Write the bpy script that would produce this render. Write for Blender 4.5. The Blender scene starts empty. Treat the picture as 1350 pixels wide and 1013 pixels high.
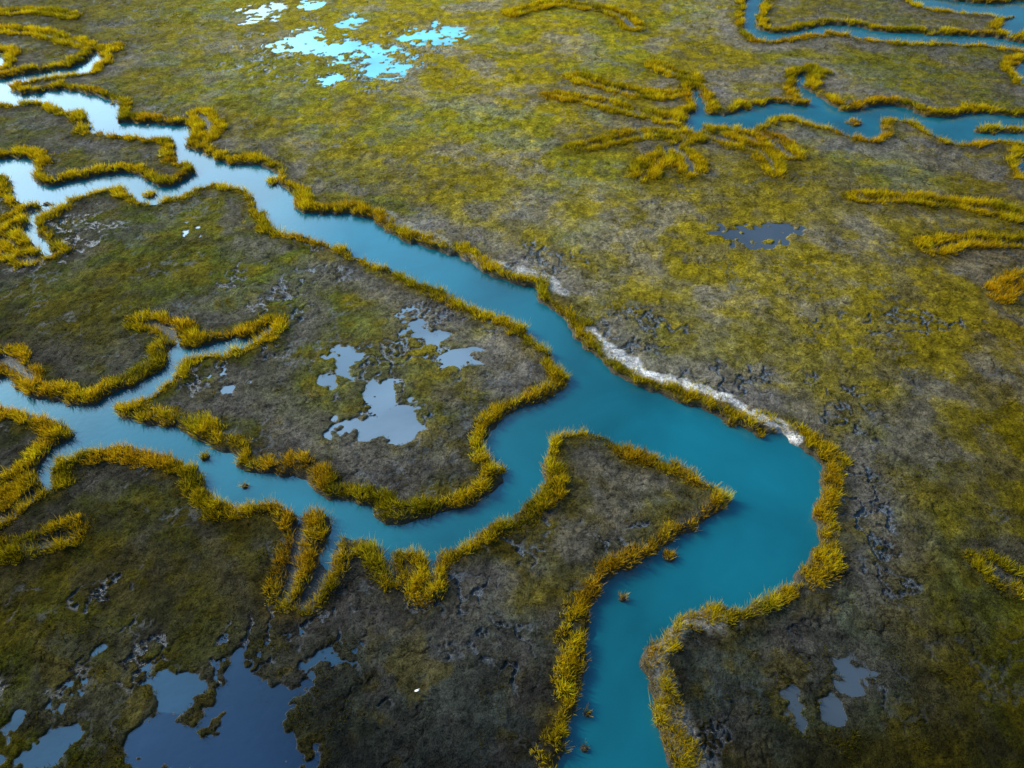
import bpy, math, numpy as np
rng=np.random.default_rng(7)
H=75.0; P=math.radians(44); F=900.0
cP,sP=math.cos(P),math.sin(P)
def g(px,py,z=0.0):
    a=(px-675)/F; b=(506.5-py)/F
    t=(H-z)/(sP-b*cP)
    return a*t,(cP+b*sP)*t
# ---------------------------------------------------------------- traced layout and colour tables
MAIN=[(360,222),(368,240),(385,262),(392,280),(420,285),(455,280),(490,291),(515,305),(535,318),(560,327),(590,335),(622,347),(640,360),(675,372),(708,380),(718,400),(735,415),(752,432),(765,455),(780,468),(800,482),(810,495),(835,510),(870,520),(905,533),(940,540),(950,552),(980,560),(1010,570),(1040,580),(1065,595),(1082,615),(1085,640),(1075,665),(1075,685),(1080,705),(1072,730),(1050,758),(1020,780),(985,792),(950,798),(915,803),(888,812),(876,825),(862,845),(850,865),(848,885),(860,897),(862,920),(855,945),(865,970),(878,1000),(885,1040),(890,1300),
(725,1300),(735,1040),(738,1000),(742,965),(752,930),(760,900),(765,870),(775,840),(782,810),(790,780),(810,762),(835,745),(860,728),(885,712),(915,695),(945,678),(962,665),(960,650),(945,640),(925,625),(905,608),(880,598),(855,590),(825,580),(800,568),(775,562),(745,564),(710,570),(722,582),(718,600),(722,630),(712,645),(690,655),(685,668),(680,680),(655,686),(635,692),(615,703),(600,715),(575,722),(570,740),(563,742),(560,722),(530,718),(515,722),(512,735),(507,722),(485,706),(465,700),(448,695),(438,715),(430,740),(424,735),(432,712),(440,692),(425,672),(405,672),(395,690),(388,700),(384,672),(355,662),(330,658),(300,660),(285,650),(270,640),(265,615),(262,602),(240,600),(215,592),(190,588),(160,583),(130,585),(100,590),(78,600),(70,618),(60,640),(52,625),(58,605),(75,590),(95,578),(98,562),(80,552),(50,548),(20,540),(0,530),(-300,520),
(-300,480),(0,497),(25,510),(45,522),(75,528),(105,536),(130,533),(150,520),(180,512),(205,498),(222,482),(224,468),(238,442),(243,445),(234,462),(260,455),(295,452),(340,438),(356,428),(358,434),(342,446),(296,459),(260,462),(240,472),(235,490),(210,505),(180,520),(155,530),(150,548),(165,557),(200,560),(235,565),(260,575),(285,590),(310,605),(315,622),(345,628),(380,630),(410,635),(420,648),(445,662),(475,664),(490,670),(505,688),(530,692),(560,685),(590,675),(615,668),(640,655),(660,640),(660,620),(645,605),(640,585),(645,565),(665,550),(690,540),(715,530),(735,520),(748,505),(752,490),(735,475),(725,460),(705,445),(690,430),(665,415),(635,402),(605,392),(575,378),(545,362),(525,355),(500,345),(480,335),(450,322),(420,312),(385,305),(365,300),(350,290),(340,275),(325,250),(300,240),(275,237),
(250,247),(225,258),(200,266),(175,262),(165,245),(140,243),(115,250),(95,262),(70,278),(50,290),(40,303),(55,315),(70,330),(62,335),(45,322),(30,308),(32,290),(50,275),(68,262),(45,265),(15,262),(5,250),(8,230),(0,225),(-300,215),(-300,200),(0,209),(30,210),(48,213),(50,225),(45,240),(65,247),(100,240),(130,232),(160,226),(190,230),(205,245),(235,242),(262,228),(262,215),(240,212),(222,208),(225,190),(222,180),(190,178),(150,175),(110,170),(112,155),(108,145),(75,140),(68,132),(35,133),(10,138),(-300,128),(-300,92),(0,105),(20,98),(55,95),(100,88),(118,75),(130,68),(133,80),(125,92),(95,95),(60,100),(30,108),(15,118),(30,127),(60,122),(85,115),(100,122),(130,128),(150,135),(160,145),(155,158),(185,163),(215,163),(245,165),(258,172),(250,185),(248,198),(275,205),(290,215),(330,215)]
CR=[(905,118),(918,122),(928,140),(930,150),(960,152),(990,142),(1015,138),(1045,140),(1070,142),(1065,132),(1045,122),(1045,108),(1050,98),(1075,95),(1068,105),(1060,112),(1075,125),(1095,140),(1115,148),(1140,142),(1175,140),(1200,145),(1220,155),(1250,155),(1290,150),(1350,155),(1600,160),(1600,195),(1350,187),(1310,182),(1270,188),(1240,182),(1215,170),(1190,155),(1165,152),(1160,170),(1150,180),(1120,175),(1095,165),(1070,160),(1040,150),(1020,152),(1010,162),(985,165),(955,160),(930,160),(920,175),(905,170),(903,155),(915,145),(905,130)]
ISL=[(1280,170),(1310,164),(1350,165),(1500,168),(1500,176),(1350,175),(1300,176)]
DR=[(985,-40),(1005,-40),(1003,10),(995,28),(998,40),(1030,43),(1060,38),(1090,32),(1130,36),(1165,43),(1200,45),(1250,47),(1310,50),(1350,57),(1600,62),(1600,75),(1350,66),(1300,57),(1250,55),(1200,54),(1150,51),(1120,44),(1090,40),(1060,45),(1030,50),(1000,51),(980,43),(977,25),(982,5)]
ER=[(1180,-8),(1230,-4),(1270,3),(1320,6),(1350,0),(1600,-10),(1600,40),(1350,38),(1335,48),(1320,42),(1322,30),(1335,22),(1300,17),(1250,12),(1210,6)]
FR=[(1330,85),(1350,80),(1450,80),(1450,112),(1350,110),(1335,100)]
GR=[(1345,205),(1400,200),(1450,240),(1350,238),(1338,222)]
LU=[(-200,70),(0,86),(14,78),(8,70),(-200,60)]
POLYS=[MAIN,CR,ISL,DR,ER,FR,GR,LU]
DITCH=[[(915,105),(890,97),(865,88)],[(900,124),(860,128),(820,120),(785,110),(755,100)],[(900,163),(860,155),(820,144),(780,134),(730,125)],
[(900,180),(860,175),(830,180),(800,188),(765,194)],
[(905,183),(880,197),(865,212),(845,234)],[(885,194),(905,207),(912,227)],[(930,178),(970,188),(1010,202),(1022,228)],[(935,162),(975,172),(1000,172),(1040,205)],
[(680,18),(710,8),(740,4),(770,10),(800,14),(822,24),(835,38)],[(740,4),(760,-10)],
[(1130,262),(1180,262),(1240,268),(1300,275),(1350,287),(1500,300)],[(1230,326),(1280,315),(1350,322),(1500,330)],[(1320,388),(1348,362)],
[(1305,745),(1335,765),(1380,770)],[(228,445),(210,428),(190,424)],[(0,470),(40,498)],
[(0,640),(30,628),(58,608)],[(-20,690),(20,672),(45,650),(58,635)],[(-20,725),(50,716),(90,702)],[(-20,310),(15,290),(40,275)],
[(392,690),(385,740),(372,790)],[(436,715),(425,750),(400,790)],[(510,730),(520,765)],[(567,735),(570,772),(552,780)],
[(0,40),(60,45),(110,60)],[(130,72),(150,62)],[(262,150),(278,168),(265,190)],[(0,18),(50,14),(95,22)],[(-10,330),(40,345),(75,330)]]
SAND=[([(778,438),(800,458),(830,480),(860,494),(900,508),(940,520),(965,528),(985,543),(1020,558),(1055,577)],1.0),
([(620,338),(660,350),(690,357),(720,366),(742,385)],.5),([(955,820),(925,815),(900,822),(880,845),(868,870)],.32),([(878,900),(884,940),(900,985),(925,1010)],.22),
([(500,280),(560,310),(620,338)],.28)]
C_CY=(0.15,0.60,0.70); C_GR=(0.16,0.21,0.26); C_DK=(0.010,0.030,0.07); C_WH=(0.30,0.40,0.45); C_MD=(0.055,0.075,0.095); C_D2=(.022,.06,.105)
PONDS=[(398,54,34,12,C_CY),(440,60,34,12,C_CY),(488,72,36,11,C_CY),(512,88,26,11,C_CY),(572,44,34,12,C_CY),(343,18,26,11,C_WH),(465,28,14,8,C_CY),(437,104,10,5,C_CY),(408,6,15,5,C_CY),
(450,462,20,18,C_GR),(440,490,16,15,C_GR),(485,566,50,18,C_GR),(525,548,30,20,C_GR),(575,440,15,14,C_GR),(612,474,22,10,C_GR),(315,503,16,10,C_GR),(1005,310,46,15,C_MD),(545,430,12,10,C_GR),(505,520,16,14,C_GR),(262,306,12,4,C_WH),(230,300,12,4,C_WH),
(45,985,66,42,C_D2),(325,925,66,60,C_DK),(258,908,42,24,C_D2),(215,985,64,36,C_DK),(330,1000,74,44,C_DK),(1118,890,11,10,C_MD),(1045,925,8,14,C_MD),(1098,942,6,16,C_MD),(118,890,7,24,C_D2),(415,870,20,14,C_D2)]
CRACK=[(1115,540,50,55,1),(1140,490,20,30,.9),(850,440,60,35,1),(940,500,70,26,1),(1160,745,60,40,.9),(1000,500,25,20,.7),(560,455,95,60,.9),(490,530,90,60,.9),(350,860,70,70,.9),(720,700,90,60,.6),(1190,425,120,18,1),(420,840,80,70,.6),(240,870,110,50,.6),(500,960,70,60,.6),(920,850,60,40,.6),(700,350,80,32,.9),(370,370,100,70,.55),(1100,860,110,80,.5),(160,780,80,60,.5),(1310,755,40,30,.5),(560,780,80,30,.7),(940,985,70,40,.5),(440,70,160,60,.6),(80,310,90,50,.5),(60,880,80,80,.4),(800,690,70,60,.5),(300,480,90,60,.5),(640,850,70,120,.5),(1140,660,40,90,.6)]
ISLET=[(883,732,.9),(820,788,.5),(775,940,.5),(747,966,.5),(662,618,.7),(770,985,.5),(1000,571,1.0),(965,556,1.4),(270,602,.8),(322,640,.6),(1128,162,2.5),(700,372,1.),(245,262,1.5),(198,256,1.5),(360,240,1.6)]
T=np.array([  # ground colours by area, vignette darkening at bottom and corners painted in
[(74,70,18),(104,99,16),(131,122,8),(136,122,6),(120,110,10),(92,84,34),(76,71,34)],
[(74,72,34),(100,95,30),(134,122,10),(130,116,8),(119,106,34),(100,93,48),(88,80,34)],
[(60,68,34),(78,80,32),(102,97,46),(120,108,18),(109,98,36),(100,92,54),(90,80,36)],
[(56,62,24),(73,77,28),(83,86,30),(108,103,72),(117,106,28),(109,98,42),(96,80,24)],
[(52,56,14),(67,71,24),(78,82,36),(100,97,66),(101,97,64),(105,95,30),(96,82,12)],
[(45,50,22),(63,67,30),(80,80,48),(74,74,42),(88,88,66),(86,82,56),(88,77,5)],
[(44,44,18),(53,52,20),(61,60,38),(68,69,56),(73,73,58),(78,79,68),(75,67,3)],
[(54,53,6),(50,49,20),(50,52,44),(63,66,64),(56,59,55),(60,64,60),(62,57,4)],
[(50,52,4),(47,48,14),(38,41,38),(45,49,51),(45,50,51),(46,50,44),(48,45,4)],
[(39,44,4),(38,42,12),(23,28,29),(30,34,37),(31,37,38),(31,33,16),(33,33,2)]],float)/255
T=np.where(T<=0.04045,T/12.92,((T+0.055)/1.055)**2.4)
# ---------------------------------------------------------------- helpers
def sm(a,b,x):
    t=np.clip((x-a)/(b-a),0,1); return t*t*(3-2*t)
def vn(x,y,s,seed=0):
    x=x/s+seed*17.13; y=y/s-seed*9.71
    xi=np.floor(x).astype(np.int64); yi=np.floor(y).astype(np.int64)
    fx=x-xi; fy=y-yi; fx=fx*fx*(3-2*fx); fy=fy*fy*(3-2*fy)
    def h(a,b):
        v=(a.astype(np.uint64)*np.uint64(374761393)+b.astype(np.uint64)*np.uint64(668265263)+np.uint64(seed*974711+77))&np.uint64(0xffffffff)
        v=((v^(v>>np.uint64(13)))*np.uint64(1274126177))&np.uint64(0xffffffff)
        v=v^(v>>np.uint64(16))
        return (v&np.uint64(0xffff)).astype(float)/65535.0
    return (h(xi,yi)*(1-fx)+h(xi+1,yi)*fx)*(1-fy)+(h(xi,yi+1)*(1-fx)+h(xi+1,yi+1)*fx)*fy
def fbm(x,y,s,seed,o=4):
    r=0;a=1;t=0
    ca,sa=math.cos(.6),math.sin(.6)
    for i in range(o):
        r=r+a*vn(x,y,s/2**i,seed+i*3); t+=a; a*=.55
        x,y=ca*x-sa*y,sa*x+ca*y
    return r/t
def chaikin(p,closed=True):
    p=np.array(p,float); q=np.roll(p,-1,0)
    if not closed:
        a=p[:-1]; b=p[1:]
        r=np.empty((2*len(a),2)); r[0::2]=.75*a+.25*b; r[1::2]=.25*a+.75*b
        return np.vstack([p[:1],r,p[-1:]])
    r=np.empty((2*len(p),2)); r[0::2]=.8*p+.2*q; r[1::2]=.2*p+.8*q
    return r
# ---------------------------------------------------------------- grid
dep=np.linspace(math.radians(80),math.radians(13.2),980)
ymid=H/np.tan(dep)
ynear=np.array([-900,-400,-150,-60,-30,-15,-6,0,5,9.]); yfar=ymid[-1]*np.geomspace(1.02,16,50)
ys=np.concatenate([ynear[ynear<ymid[0]-1],ymid,yfar])
hw=0.75*1.2*(np.maximum(ys,5)*cP+H*sP)
ud=np.linspace(-1,1,1101); ue=np.geomspace(1.01,14,26)
us=np.concatenate([-ue[::-1],ud,ue])
R,C=len(ys),len(us)
X=us[None,:]*hw[:,None]; Y=np.repeat(ys[:,None],C,1)
D=np.full((R,C),16.0); par=np.zeros((R,C),int)
def segdist(Darr,p,q,M=16.0):
    y0,y1=min(p[1],q[1])-M,max(p[1],q[1])+M
    r0,r1=np.searchsorted(ys,[y0,y1])
    if r1<=r0: return
    x0,x1=min(p[0],q[0])-M,max(p[0],q[0])+M
    h=hw[r0:r1]; lo=min((x0/h).min(),(x0/h).max()); hi=max((x1/h).min(),(x1/h).max())
    c0,c1=np.searchsorted(us,[lo,hi])
    if c1<=c0: return
    xs=X[r0:r1,c0:c1]; yy=Y[r0:r1,c0:c1]
    dx,dy=q[0]-p[0],q[1]-p[1]; L=dx*dx+dy*dy+1e-9
    t=np.clip(((xs-p[0])*dx+(yy-p[1])*dy)/L,0,1)
    d=np.hypot(xs-p[0]-t*dx,yy-p[1]-t*dy)
    Darr[r0:r1,c0:c1]=np.minimum(Darr[r0:r1,c0:c1],d)
for poly in POLYS:
    pp=chaikin(poly)
    w0=np.array([g(a,b,0) for a,b in pp])
    n=len(w0)
    area=0.5*np.sum(w0[:,0]*np.roll(w0[:,1],-1)-np.roll(w0[:,0],-1)*w0[:,1])
    tang=np.roll(w0,-1,0)-np.roll(w0,1,0); tang/=np.linalg.norm(tang,axis=1)[:,None]+1e-9
    ny=-tang[:,0]*np.sign(area)
    if poly is ISL: ny=-ny
    z=0.1+1.25*sm(0.1,-0.7,ny)
    w=np.array([g(a,b,zz) for (a,b),zz in zip(pp,z)])
    for i in range(n): segdist(D,w[i],w[(i+1)%n])
    for r,yv in enumerate(ys):
        a=w; b=np.roll(w,-1,0)
        m=(a[:,1]>yv)!=(b[:,1]>yv)
        if not m.any(): continue
        xc=np.sort(a[m,0]+(yv-a[m,1])/(b[m,1]-a[m,1])*(b[m,0]-a[m,0]))
        par[r]+=np.searchsorted(xc,X[r])
inside=(par%2)==1
sd=np.where(inside,-D,D)
far=np.clip(Y,0,400)
amp=0.6+0.005*far
sd=sd+amp*((fbm(X,Y,7,1,3)-.5)*2.4+(vn(X,Y,1.4,5)-.5)*1.3)
Dd=np.full((R,C),16.0)
for l in DITCH:
    q=chaikin(chaikin(l,False),False); w=[g(a,b,.8) for a,b in q]
    for i in range(len(w)-1): segdist(Dd,w[i],w[i+1],14)
Dd=Dd+ (fbm(X,Y,6,21,3)-.5)*2.0*(Dd<12)
Dd=Dd/(1+far/300)
# ---------------------------------------------------------------- height
PL=0.72
und=(fbm(X,Y,9,31,4)-.5)*.35+(fbm(X,Y,1.5,41,3)-.5)*.38+(fbm(X,Y,4,45,3)-.5)*.3
h=PL+und
# ponds
E=np.full((R,C),40.0); pc=np.zeros((R,C,3))
for (a,b,ra,rb,col) in PONDS:
    cx,cy=g(a,b,.6); rx=abs(g(a+ra,b,.6)[0]-cx); ry=abs(g(a,b-rb,.6)[1]-g(a,b+rb,.6)[1])/2
    e=(np.hypot((X-cx)/rx,(Y-cy)/ry)-1)*min(math.sqrt(rx*ry),4.0)
    m=e<E; E=np.where(m,e,E); pc[m]=col
LV=0.50
pn=((fbm(X,Y,5.5,51,3)-.5)*9+(fbm(X,Y,1.9,55,3)-.5)*9.5)*(1+far/260)
ph=LV+(E+.6+pn)*.16
ph=np.clip(ph,LV-.22,LV+.22)+ (vn(X,Y,.7,61)-.5)*.06
k=sm(.6,2.8,E)
h=ph*(1-k)+np.maximum(h,np.where(E<3.6,LV+.07,-9))*k
# cracks / puddles
cm=np.zeros((R,C))
for a,b,ra,rb,s in CRACK:
    cx,cy=g(a,b,.6); rx=abs(g(a+ra,b,.6)[0]-cx); ry=abs(g(a,b-rb,.6)[1]-g(a,b+rb,.6)[1])/2
    cm=np.maximum(cm,s*sm(1.4,.4,np.hypot((X-cx)/rx,(Y-cy)/ry)))
cm=np.maximum(cm,.2*(Y<330))
rid=1-np.abs(fbm(X,Y,2.2,71,4)-.5)*9
patch=sm(.60-.26*cm,.68-.22*cm,fbm(X,Y,5.5,81,4))
crk=sm(.45,.8,rid)*patch*sm(.05,.45,cm)
crk*=(sd>1.8)
h=h-crk*.22
dz=sm(1.1,.2,Dd)
h=h*(1-dz)+np.minimum(h,.2)*dz
ch=sm(-.9,1.0,sd)
h=-.7*(1-ch)+h*ch
lev=np.exp(-((sd-2.5)/1.8)**2)*.15
h=h+np.where(sd>0,lev,0)
islm=np.zeros((R,C))
for a,b,r in ISLET:
    cx,cy=g(a,b,.3); d=np.hypot(X-cx,Y-cy)/r+(vn(X,Y,.8,91)-.5)*.6
    islm=np.maximum(islm,sm(1.1,.6,d))
h=np.maximum(h,islm*1.0-.7)
h=np.where(Y>420,PL+und*.5,h)
# ---------------------------------------------------------------- colour
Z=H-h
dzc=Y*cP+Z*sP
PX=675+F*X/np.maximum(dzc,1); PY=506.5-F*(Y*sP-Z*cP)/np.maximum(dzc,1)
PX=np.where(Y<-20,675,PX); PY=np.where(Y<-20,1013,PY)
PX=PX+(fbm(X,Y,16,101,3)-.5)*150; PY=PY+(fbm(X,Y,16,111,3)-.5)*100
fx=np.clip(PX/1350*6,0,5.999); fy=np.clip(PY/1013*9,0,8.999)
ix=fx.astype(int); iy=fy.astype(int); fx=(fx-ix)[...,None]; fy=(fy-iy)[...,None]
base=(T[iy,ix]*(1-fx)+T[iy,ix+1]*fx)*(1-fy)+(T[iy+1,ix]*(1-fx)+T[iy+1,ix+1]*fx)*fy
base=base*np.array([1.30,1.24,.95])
lum=(base@np.array([.3,.6,.1]))[...,None]
grey=lum*np.array([1.14,1.0,.88])
gold=lum*np.array([1.45,1.06,.02]); green=lum*np.array([.85,1.18,.05])
m1=fbm(X,Y,11,121,5)[...,None]; m2=fbm(X,Y,1.5,131,4)[...,None]; m3=fbm(X,Y,24,141,4)[...,None]; m4=fbm(X,Y,4.0,145,5)[...,None]
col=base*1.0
gm=sm(.52,.64,m1)
col=col+(grey-col)*gm*.55
col=col+(gold-col)*sm(.5,.3,m1)*.6
col=col+(green-col)*sm(.5,.66,m3)*.3
col=col+(gold*1.12-col)*sm(.54,.66,m4)*.5
col=col+(grey*.8-col)*sm(.46,.34,m4)*.3
col=col*(.3+1.4*m2)*(.78+.44*m1)*(.78+.44*m4)
r2=(sm(.55,.85,1-np.abs(fbm(X,Y,3.6,301,4)-.5)*16)*sm(.44,.56,fbm(X,Y,9,311,3)))[...,None]
col=col*(1-.5*r2*(.3+.7*gm))
h=h-r2[...,0]*.1*(sd>2)*(E>3.6)
fr=(sm(2.5,4.5,sd)*sm(14,6,sd)*sm(.36,.58,fbm(X,Y,6,151,3)))[...,None]
col=col+(grey*1.12*(.3+1.4*m2)-col)*fr*.7
# shade of the bank grass painted into the ground behind it, thatch patches inside the grass
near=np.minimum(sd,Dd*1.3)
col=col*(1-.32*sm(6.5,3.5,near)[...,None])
th=(sm(4.5,1.0,near)*sm(.38,.6,fbm(X,Y,3,321,3)))[...,None]
col=col+((lum*.5+.05)*np.array([1.5,1.0,.10])-col)*th*.55
wetc=np.array([.085,.115,.15])*(.22+ .78*sm(1000,550,PY))[...,None]
col=col*(1-.85*crk[...,None])+wetc*.85*crk[...,None]
edge=(sm(.1,.45,rid)*patch*sm(.05,.5,cm)*(1-crk))[...,None]; col=col*(1-.6*edge)
sand=np.zeros((R,C))
for l,s in SAND:
    Ds=np.full((R,C),16.0); q=chaikin(l,False); w=[g(a,b,.8) for a,b in q]
    for i in range(len(w)-1): segdist(Ds,w[i],w[i+1],6)
    nn=(fbm(X,Y,2.5,161,4)-.5)*3.6
    wd=.8 if s>.9 else 1.1
    sand=np.maximum(sand,s*sm(wd+.7,wd*.4,Ds+nn))
col=col*(1-sand[...,None])+np.array([.64,.62,.60])*sand[...,None]*(.4+1.2*m2)
mud=(sm(1.0,.1,sd)*(1-sand*.8))[...,None]; mudc=np.array([.055,.042,.022])
col=col*(1-mud)+mudc*mud
dm=sm(1.1,.3,Dd)[...,None]*.85; col=col*(1-dm)+np.array([.035,.05,.062])*dm
pm=(sm(LV+.08,LV-.02,h)*(E<3.)*(sd>1))[...,None]*.8
col=col*(1-pm)+(pc*.6+.02)*pm
wet=np.clip(np.maximum(crk,np.maximum(mud[...,0]*.7,np.maximum(dm[...,0],pm[...,0]))),0,1)
# ---------------------------------------------------------------- mesh utils
def mkmesh(name,V,Fc,colr=None,extra=None,smooth=True):
    me=bpy.data.meshes.new(name); nv=len(V); nf,kk=Fc.shape
    me.vertices.add(nv); me.vertices.foreach_set("co",np.ascontiguousarray(V,dtype=np.float32).ravel())
    me.loops.add(nf*kk); me.loops.foreach_set("vertex_index",np.ascontiguousarray(Fc,dtype=np.int32).ravel())
    me.polygons.add(nf); me.polygons.foreach_set("loop_start",np.arange(0,nf*kk,kk,dtype=np.int32))
    me.update(calc_edges=True)
    if colr is not None:
        at=me.color_attributes.new("Col",'FLOAT_COLOR','POINT')
        cc=np.ones((nv,4),np.float32); cc[:,:3]=np.clip(colr,0,1); at.data.foreach_set("color",cc.ravel())
    if extra is not None:
        at=me.attributes.new("wet",'FLOAT','POINT'); at.data.foreach_set("value",extra.astype(np.float32).ravel())
    me.polygons.foreach_set("use_smooth",np.full(nf,smooth))
    ob=bpy.data.objects.new(name,me); bpy.context.scene.collection.objects.link(ob); return ob
idx=np.arange(R*C).reshape(R,C)
quads=np.stack([idx[:-1,:-1],idx[:-1,1:],idx[1:,1:],idx[1:,:-1]],-1)
V=np.stack([X,Y,h],-1).reshape(-1,3)
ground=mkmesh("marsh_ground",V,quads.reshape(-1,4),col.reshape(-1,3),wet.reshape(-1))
Em=(E<3.4)&(sd>2.5); fm=(Em[:-1,:-1]&Em[1:,1:]&Em[1:,:-1]&Em[:-1,1:])
pf=quads[fm]; uq,inv=np.unique(pf,return_inverse=True)
PV=V[uq].copy(); PV[:,2]=LV
pond=mkmesh("pond_water",PV,inv.reshape(-1,4),pc.reshape(-1,3)[uq])
wv=np.array([(-5000,-2000,0),(5000,-2000,0),(5000,6000,0),(-5000,6000,0)],float)
water=mkmesh("river_water",wv,np.array([[0,1,2,3]]))
# ---------------------------------------------------------------- grass
cellA=np.abs((X[1:,1:]-X[1:,:-1])*(Y[1:,1:]-Y[:-1,1:]))
def sample(dens):
    lam=dens[:-1,:-1]*cellA
    n=rng.poisson(np.clip(lam,0,30))
    r,c=np.nonzero(n); rep=n[r,c]; r=np.repeat(r,rep); c=np.repeat(c,rep)
    a=rng.random(len(r)); b=rng.random(len(r))
    x=(X[r,c]*(1-a)+X[r,c+1]*a)*(1-b)+(X[r+1,c]*(1-a)+X[r+1,c+1]*a)*b
    y=Y[r,c]*(1-b)+Y[r+1,c]*b
    z=(h[r,c]*(1-a)+h[r,c+1]*a)*(1-b)+(h[r+1,c]*(1-a)+h[r+1,c+1]*a)*b
    return r,c,x,y,z
def blades(x,y,z,ht,spread,wid,nb,cb,ct,lean=.5):
    n=len(x); N=n*nb
    rp=lambda v:np.repeat(v,nb,axis=0)
    th=rng.random(N)*2*math.pi; rr=np.sqrt(rng.random(N))*rp(spread)
    bx=rp(x)+rr*np.cos(th); by=rp(y)+rr*np.sin(th); bz=rp(z)-.05
    hh=rp(ht)*(.6+.6*rng.random(N)); th2=th+rng.normal(0,.7,N); ll=hh*lean*(.3+rng.random(N))
    w=rp(wid)*(.6+.8*rng.random(N)); ph=rng.random(N)*math.pi
    wx,wy=np.cos(ph)*w/2,np.sin(ph)*w/2
    Vv=np.empty((N,3,3)); Vv[:,0]=np.stack([bx-wx,by-wy,bz],-1); Vv[:,1]=np.stack([bx+wx,by+wy,bz],-1)
    Vv[:,2]=np.stack([bx+ll*np.cos(th2),by+ll*np.sin(th2),bz+hh],-1)
    br=(.75+.5*rng.random(N))[:,None]
    Cc=np.empty((N,3,3)); Cc[:,0]=rp(cb); Cc[:,1]=rp(cb); Cc[:,2]=rp(ct)*br
    return Vv.reshape(-1,3),Cc.reshape(-1,3)
vis=(np.abs(X)<hw[:,None])&(Y>5)&(Y<330)
W=2.3+(fbm(X,Y,6,171,4)-.5)*4.2
dit=np.where(Dd<9,(Dd-.35)*1.5,99)
mm=np.minimum(sd,dit)
hed=sm(.0,.4,mm)*sm(W+.6,W-.3,mm)*sm(.20,.36,fbm(X,Y,5,181,3))*sm(.18,.4,fbm(X,Y,1.3,185,2))*(h>.05)
hed=np.maximum(hed,islm*(h>-.1)); hed*=(1-.65*sand)*vis
hed*=np.where(E<.3,.0,1)
r,c,x,y,z=sample(hed*12/(1+far/130))
lod=(1+y/150)
tone=fbm(x,y,7,191,4); tn=np.clip((tone-.40)/.3,0,1)[:,None]
goldc=np.array([.95,.62,.010]); olive=np.array([.50,.40,.010]); org=np.array([.80,.38,.012])
ct=goldc*(1-tn)+olive*tn
on=sm(.55,.70,fbm(x,y,13,201,3))[:,None]; ct=ct*(1-on*.5)+org*on*.5
cl2=fbm(x,y,1.6,205,2)
ct=ct*(.55+.75*rng.random(len(x)))[:,None]*(.45+1.1*cl2)[:,None]
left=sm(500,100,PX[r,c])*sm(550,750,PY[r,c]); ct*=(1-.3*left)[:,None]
prof=.5+.5*sm(W[r,c]+.8,W[r,c]-1.0,mm[r,c])
ht=(.6+.4*rng.random(len(x)))*prof*(.4+1.25*cl2)*(1+y/600)
isl=islm[r,c]>.3; ht[isl]*=.7
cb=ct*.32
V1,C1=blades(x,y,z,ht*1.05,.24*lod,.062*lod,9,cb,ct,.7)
nT=len(x)
gd=np.clip(sm(1.5,3,mm),0,1)*(1-sand)*(1-.9*crk)*sm(LV+.02,LV+.12,h)*vis*(.15+sm(.38,.58,fbm(X,Y,1.9,221,4)))
r,c,x,y,z=sample(gd*3.0/(1+(far/70)**1.5))
lod=(1+y/90)
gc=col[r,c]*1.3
l=(gc@np.array([.3,.6,.1]))[:,None]
rn=rng.random(len(x))[:,None]
gl=l*np.array([1.45,1.12,.03]); ct=gc+(gl-gc)*(.2+rn*.6)
ct=ct*(.6+.8*rng.random(len(x)))[:,None]
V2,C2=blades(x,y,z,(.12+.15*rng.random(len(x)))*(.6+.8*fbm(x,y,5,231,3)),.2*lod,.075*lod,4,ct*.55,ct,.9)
nP=len(x)
rd=sm(-3.8,.2,E)*sm(3.,1.5,E)*(h>LV+.02)*sm(.3,.45,fbm(X,Y,3,241,3))*vis*sm(680,800,PY)
cl=sm(.62,.70,fbm(X,Y,4,251,3))*vis*(sd>3)*.5*(crk<.3)
rd=np.maximum(rd,cl)
r,c,x,y,z=sample(rd*4/(1+far/120)); lod=1+y/140
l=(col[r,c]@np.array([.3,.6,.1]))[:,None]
ct=(l*1.1+.06)*np.array([1.4,1.12,.04])*(.6+.7*rng.random(len(x)))[:,None]
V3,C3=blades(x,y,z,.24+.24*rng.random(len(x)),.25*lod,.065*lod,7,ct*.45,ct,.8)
print("tufts",nT,nP,len(x))
def trimesh(n,Vv,Cc): return mkmesh(n,Vv,np.arange(len(Vv)).reshape(-1,3),Cc,smooth=False)
cord=trimesh("cordgrass_banks",V1,C1); short=trimesh("marsh_grass",V2,C2); reed=trimesh("pond_reeds",V3,C3)
# ---------------------------------------------------------------- materials
def newmat(n):
    m=bpy.data.materials.new(n); m.use_nodes=True; nt=m.node_tree; nt.nodes.clear(); return m,nt
def N(nt,t,**k):
    n=nt.nodes.new(t)
    for a,b in k.items(): setattr(n,a,b)
    return n
def mth(nt,op,a,b=None,c=None):
    n=N(nt,'ShaderNodeMath',operation=op)
    for i,v in enumerate((a,b,c)):
        if v is None: continue
        if isinstance(v,(int,float)): n.inputs[i].default_value=v
        else: nt.links.new(v,n.inputs[i])
    return n.outputs[0]
m,nt=newmat("marsh_soil"); L=nt.links.new
out=N(nt,'ShaderNodeOutputMaterial'); pb=N(nt,'ShaderNodeBsdfPrincipled'); L(pb.outputs[0],out.inputs[0])
at=N(nt,'ShaderNodeAttribute',attribute_name="Col"); aw=N(nt,'ShaderNodeAttribute',attribute_name="wet")
tc=N(nt,'ShaderNodeTexCoord')
def noise(s,d=5,rg=.6):
    n=N(nt,'ShaderNodeTexNoise'); n.inputs['Scale'].default_value=s; n.inputs['Detail'].default_value=d; n.inputs['Roughness'].default_value=rg
    L(tc.outputs['Object'],n.inputs['Vector']); return n.outputs[0]
n1=noise(1.6,6,.75); n2=noise(5.0,3,.7); n3=noise(.4,6,.7)
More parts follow.
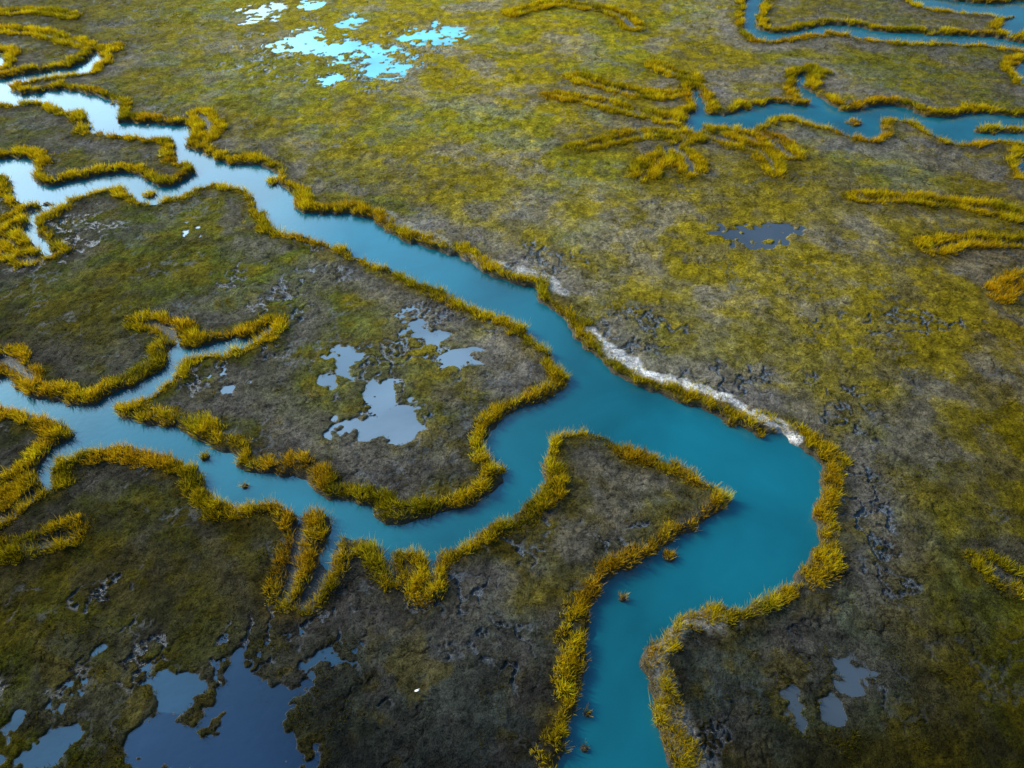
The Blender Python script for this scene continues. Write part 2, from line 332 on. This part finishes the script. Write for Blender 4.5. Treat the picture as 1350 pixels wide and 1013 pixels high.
s=mth(nt,'ADD',mth(nt,'MULTIPLY',n1,3.0),mth(nt,'MULTIPLY',n2,2.8)); s=mth(nt,'ADD',s,mth(nt,'MULTIPLY',n3,1.0))
s=mth(nt,'SUBTRACT',s,2.35); s=mth(nt,'MAXIMUM',s,.15)
mx=N(nt,'ShaderNodeVectorMath',operation='SCALE'); L(at.outputs['Color'],mx.inputs[0]); L(s,mx.inputs['Scale']); 
L(mx.outputs[0],pb.inputs['Base Color'])
rg=mth(nt,'SUBTRACT',.95,mth(nt,'MULTIPLY',aw.outputs['Fac'],.7)); L(rg,pb.inputs['Roughness'])
L(mth(nt,'ADD',.05,mth(nt,'MULTIPLY',aw.outputs['Fac'],.6)),pb.inputs['Specular IOR Level'])
bp=N(nt,'ShaderNodeBump'); bp.inputs['Strength'].default_value=1; bp.inputs['Distance'].default_value=.42
L(mth(nt,'ADD',n1,mth(nt,'MULTIPLY',n2,.5)),bp.inputs['Height']); L(bp.outputs[0],pb.inputs['Normal'])
ground.data.materials.append(m)
def watermat(name,body,attr=False,ior=1.75):
    m,nt=newmat(name); L=nt.links.new
    out=N(nt,'ShaderNodeOutputMaterial'); mix=N(nt,'ShaderNodeMixShader'); df=N(nt,'ShaderNodeBsdfDiffuse'); gl=N(nt,'ShaderNodeBsdfGlossy')
    fr=N(nt,'ShaderNodeFresnel'); fr.inputs['IOR'].default_value=ior
    tc=N(nt,'ShaderNodeTexCoord'); n1=N(nt,'ShaderNodeTexNoise'); n1.inputs['Scale'].default_value=1.2; n1.inputs['Detail'].default_value=4
    n2=N(nt,'ShaderNodeTexNoise'); n2.inputs['Scale'].default_value=.05; n2.inputs['Detail'].default_value=6; n2.inputs['Distortion'].default_value=.6
    L(tc.outputs['Object'],n1.inputs['Vector']); L(tc.outputs['Object'],n2.inputs['Vector'])
    bp=N(nt,'ShaderNodeBump'); bp.inputs['Strength'].default_value=.35; bp.inputs['Distance'].default_value=.03
    L(n1.outputs[0],bp.inputs['Height'])
    for q in (gl,fr): L(bp.outputs[0],q.inputs['Normal'])
    gl.inputs['Roughness'].default_value=.06
    sc=N(nt,'ShaderNodeVectorMath',operation='SCALE')
    if attr:
        a=N(nt,'ShaderNodeAttribute',attribute_name="Col"); L(a.outputs['Color'],sc.inputs[0])
    else: sc.inputs[0].default_value=body
    mr=N(nt,'ShaderNodeMapRange'); mr.inputs[1].default_value=.3; mr.inputs[2].default_value=.7; mr.inputs[3].default_value=.65; mr.inputs[4].default_value=1.35
    L(n2.outputs[0],mr.inputs[0]); L(mr.outputs[0],sc.inputs['Scale']); L(sc.outputs[0],df.inputs[0])
    L(fr.outputs[0],mix.inputs[0]); L(df.outputs[0],mix.inputs[1]); L(gl.outputs[0],mix.inputs[2]); L(mix.outputs[0],out.inputs[0])
    return m
water.data.materials.append(watermat("turbid_teal_water",(.003,.115,.158)))
pond.data.materials.append(watermat("shallow_pond_water",None,True))
m,nt=newmat("grass_blades"); L=nt.links.new
out=N(nt,'ShaderNodeOutputMaterial'); mix=N(nt,'ShaderNodeMixShader'); mix.inputs[0].default_value=.45
df=N(nt,'ShaderNodeBsdfDiffuse'); tr=N(nt,'ShaderNodeBsdfTranslucent'); a=N(nt,'ShaderNodeAttribute',attribute_name="Col")
for q in (df,tr): L(a.outputs['Color'],q.inputs[0])
L(df.outputs[0],mix.inputs[1]); L(tr.outputs[0],mix.inputs[2]); L(mix.outputs[0],out.inputs[0])
for o in (cord,short,reed): o.data.materials.append(m)
# ---------------------------------------------------------------- egret
def skin(name,chains,parent,mat):
    vs=[];es=[];rs=[]
    for ch in chains:
        b=len(vs)
        for (p,rad) in ch: vs.append(p); rs.append(rad)
        es+= [(b+i,b+i+1) for i in range(len(ch)-1)]
    me=bpy.data.meshes.new(name); me.from_pydata(vs,es,[]); ob=bpy.data.objects.new(name,me); bpy.context.scene.collection.objects.link(ob)
    mo=ob.modifiers.new("s",'SKIN'); 
    for i,v in enumerate(me.skin_vertices[0].data): v.radius=(rs[i],rs[i]); v.use_root=False
    b=0
    for ch in chains: me.skin_vertices[0].data[b].use_root=True; b+=len(ch)
    ob.modifiers.new("u",'SUBSURF').levels=2; me.materials.append(mat); ob.parent=parent; return ob
def pm_(n,c):
    m,nt=newmat(n); o=N(nt,'ShaderNodeOutputMaterial'); p=N(nt,'ShaderNodeBsdfPrincipled'); t=N(nt,'ShaderNodeTexNoise'); t.inputs['Scale'].default_value=30
    r=N(nt,'ShaderNodeMapRange'); r.inputs[3].default_value=.85; r.inputs[4].default_value=1.1; nt.links.new(t.outputs[0],r.inputs[0])
    s=N(nt,'ShaderNodeVectorMath',operation='SCALE'); s.inputs[0].default_value=c; nt.links.new(r.outputs[0],s.inputs['Scale']); nt.links.new(s.outputs[0],p.inputs['Base Color']); nt.links.new(p.outputs[0],o.inputs[0]); return m
ex,ey=g(551,913,.8); ez=h[np.searchsorted(ys,ey),np.searchsorted(us,ex/np.interp(ey,ys,hw))]
eg=bpy.data.objects.new("egret",None); bpy.context.scene.collection.objects.link(eg); eg.location=(ex,ey,ez)
wm=pm_("white_feathers",(.85,.85,.83)); bk=pm_("black_legs",(.02,.02,.02)); yl=pm_("yellow_bill",(.6,.35,.03))
skin("body",[[((-.30,0,.42),.02),((-.18,0,.48),.06),((0,0,.54),.10),((.12,0,.60),.08),((.18,0,.68),.035),((.13,0,.78),.028),((.12,0,.88),.025),((.18,0,.96),.028),((.23,0,.97),.033),((.27,0,.965),.015)]],eg,wm)
skin("bill",[[((.26,0,.965),.013),((.38,0,.95),.004)]],eg,yl)
for i,s_ in enumerate((-1,1)):
    skin("leg_%d"%(i+1),[[((-.01,.04*s_,.50),.018),((-.04,.04*s_,.27),.011),((.0,.04*s_,.0),.010),((.07,.04*s_,.0),.007)]],eg,bk)
    skin("wing_%d"%(i+1),[[((.08,.07*s_,.60),.03),((-.08,.085*s_,.55),.05),((-.25,.05*s_,.46),.03),((-.36,.02*s_,.40),.008)]],eg,wm)
# ---------------------------------------------------------------- light
az=math.radians(-62); el=math.radians(29)
sd_=(math.sin(az)*math.cos(el),math.cos(az)*math.cos(el),math.sin(el))
ld=bpy.data.lights.new("sun",'SUN'); ld.energy=4.7; ld.angle=math.radians(3); ld.color=(1,.86,.62)
lo=bpy.data.objects.new("sun",ld); bpy.context.scene.collection.objects.link(lo)
from mathutils import Vector
lo.rotation_euler=Vector(sd_).to_track_quat('Z','Y').to_euler()
w=bpy.data.worlds.new("World"); bpy.context.scene.world=w; w.use_nodes=True; nt=w.node_tree; nt.nodes.clear(); L=nt.links.new
o=N(nt,'ShaderNodeOutputWorld'); bg=N(nt,'ShaderNodeBackground'); sk=N(nt,'ShaderNodeTexSky',sky_type='NISHITA'); sk.sun_disc=False
sk.sun_elevation=el; sk.sun_rotation=az; sk.dust_density=1.5; sk.ozone_density=2
tn=N(nt,'ShaderNodeVectorMath',operation='MULTIPLY'); tn.inputs[1].default_value=(.75,1.02,1.2); L(sk.outputs[0],tn.inputs[0])
ca,ce=math.radians(-36),math.radians(17)
tcw=N(nt,'ShaderNodeTexCoord'); dt=N(nt,'ShaderNodeVectorMath',operation='DOT_PRODUCT'); L(tcw.outputs['Generated'],dt.inputs[0])
dt.inputs[1].default_value=(math.sin(ca)*math.cos(ce),math.cos(ca)*math.cos(ce),math.sin(ce))
def ramp(a,b,v,colr):
    mr=N(nt,'ShaderNodeMapRange',interpolation_type='SMOOTHSTEP'); mr.inputs[1].default_value=a; mr.inputs[2].default_value=b; mr.inputs[3].default_value=0; mr.inputs[4].default_value=v
    L(dt.outputs['Value'],mr.inputs[0])
    cs=N(nt,'ShaderNodeVectorMath',operation='SCALE'); cs.inputs[0].default_value=colr
    L(mth(nt,'MULTIPLY',mr.outputs[0],mth(nt,'ADD',.5,cn.outputs[0])),cs.inputs['Scale']); return cs.outputs[0]
cn=N(nt,'ShaderNodeTexNoise'); cn.inputs['Scale'].default_value=4; cn.inputs['Detail'].default_value=4; L(tcw.outputs['Generated'],cn.inputs['Vector'])
ad=N(nt,'ShaderNodeVectorMath',operation='ADD'); L(tn.outputs[0],ad.inputs[0]); L(ramp(.91,.99,20,(.86,.98,1.02)),ad.inputs[1])
ad2=N(nt,'ShaderNodeVectorMath',operation='ADD'); L(ad.outputs[0],ad2.inputs[0]); L(ramp(.60,.97,12,(.36,.90,1.45)),ad2.inputs[1])
L(ad2.outputs[0],bg.inputs[0]); bg.inputs[1].default_value=.13; L(bg.outputs[0],o.inputs[0])
cam=bpy.data.cameras.new("camera"); co=bpy.data.objects.new("camera",cam); bpy.context.scene.collection.objects.link(co)
cam.sensor_width=36; cam.lens=24; cam.clip_end=12000; cam.clip_start=.5
co.location=(0,0,H); co.rotation_euler=(math.radians(90)-P,0,0); bpy.context.scene.camera=co
sc=bpy.context.scene; sc.view_settings.view_transform='Standard'; sc.view_settings.look='None'; sc.view_settings.exposure=0
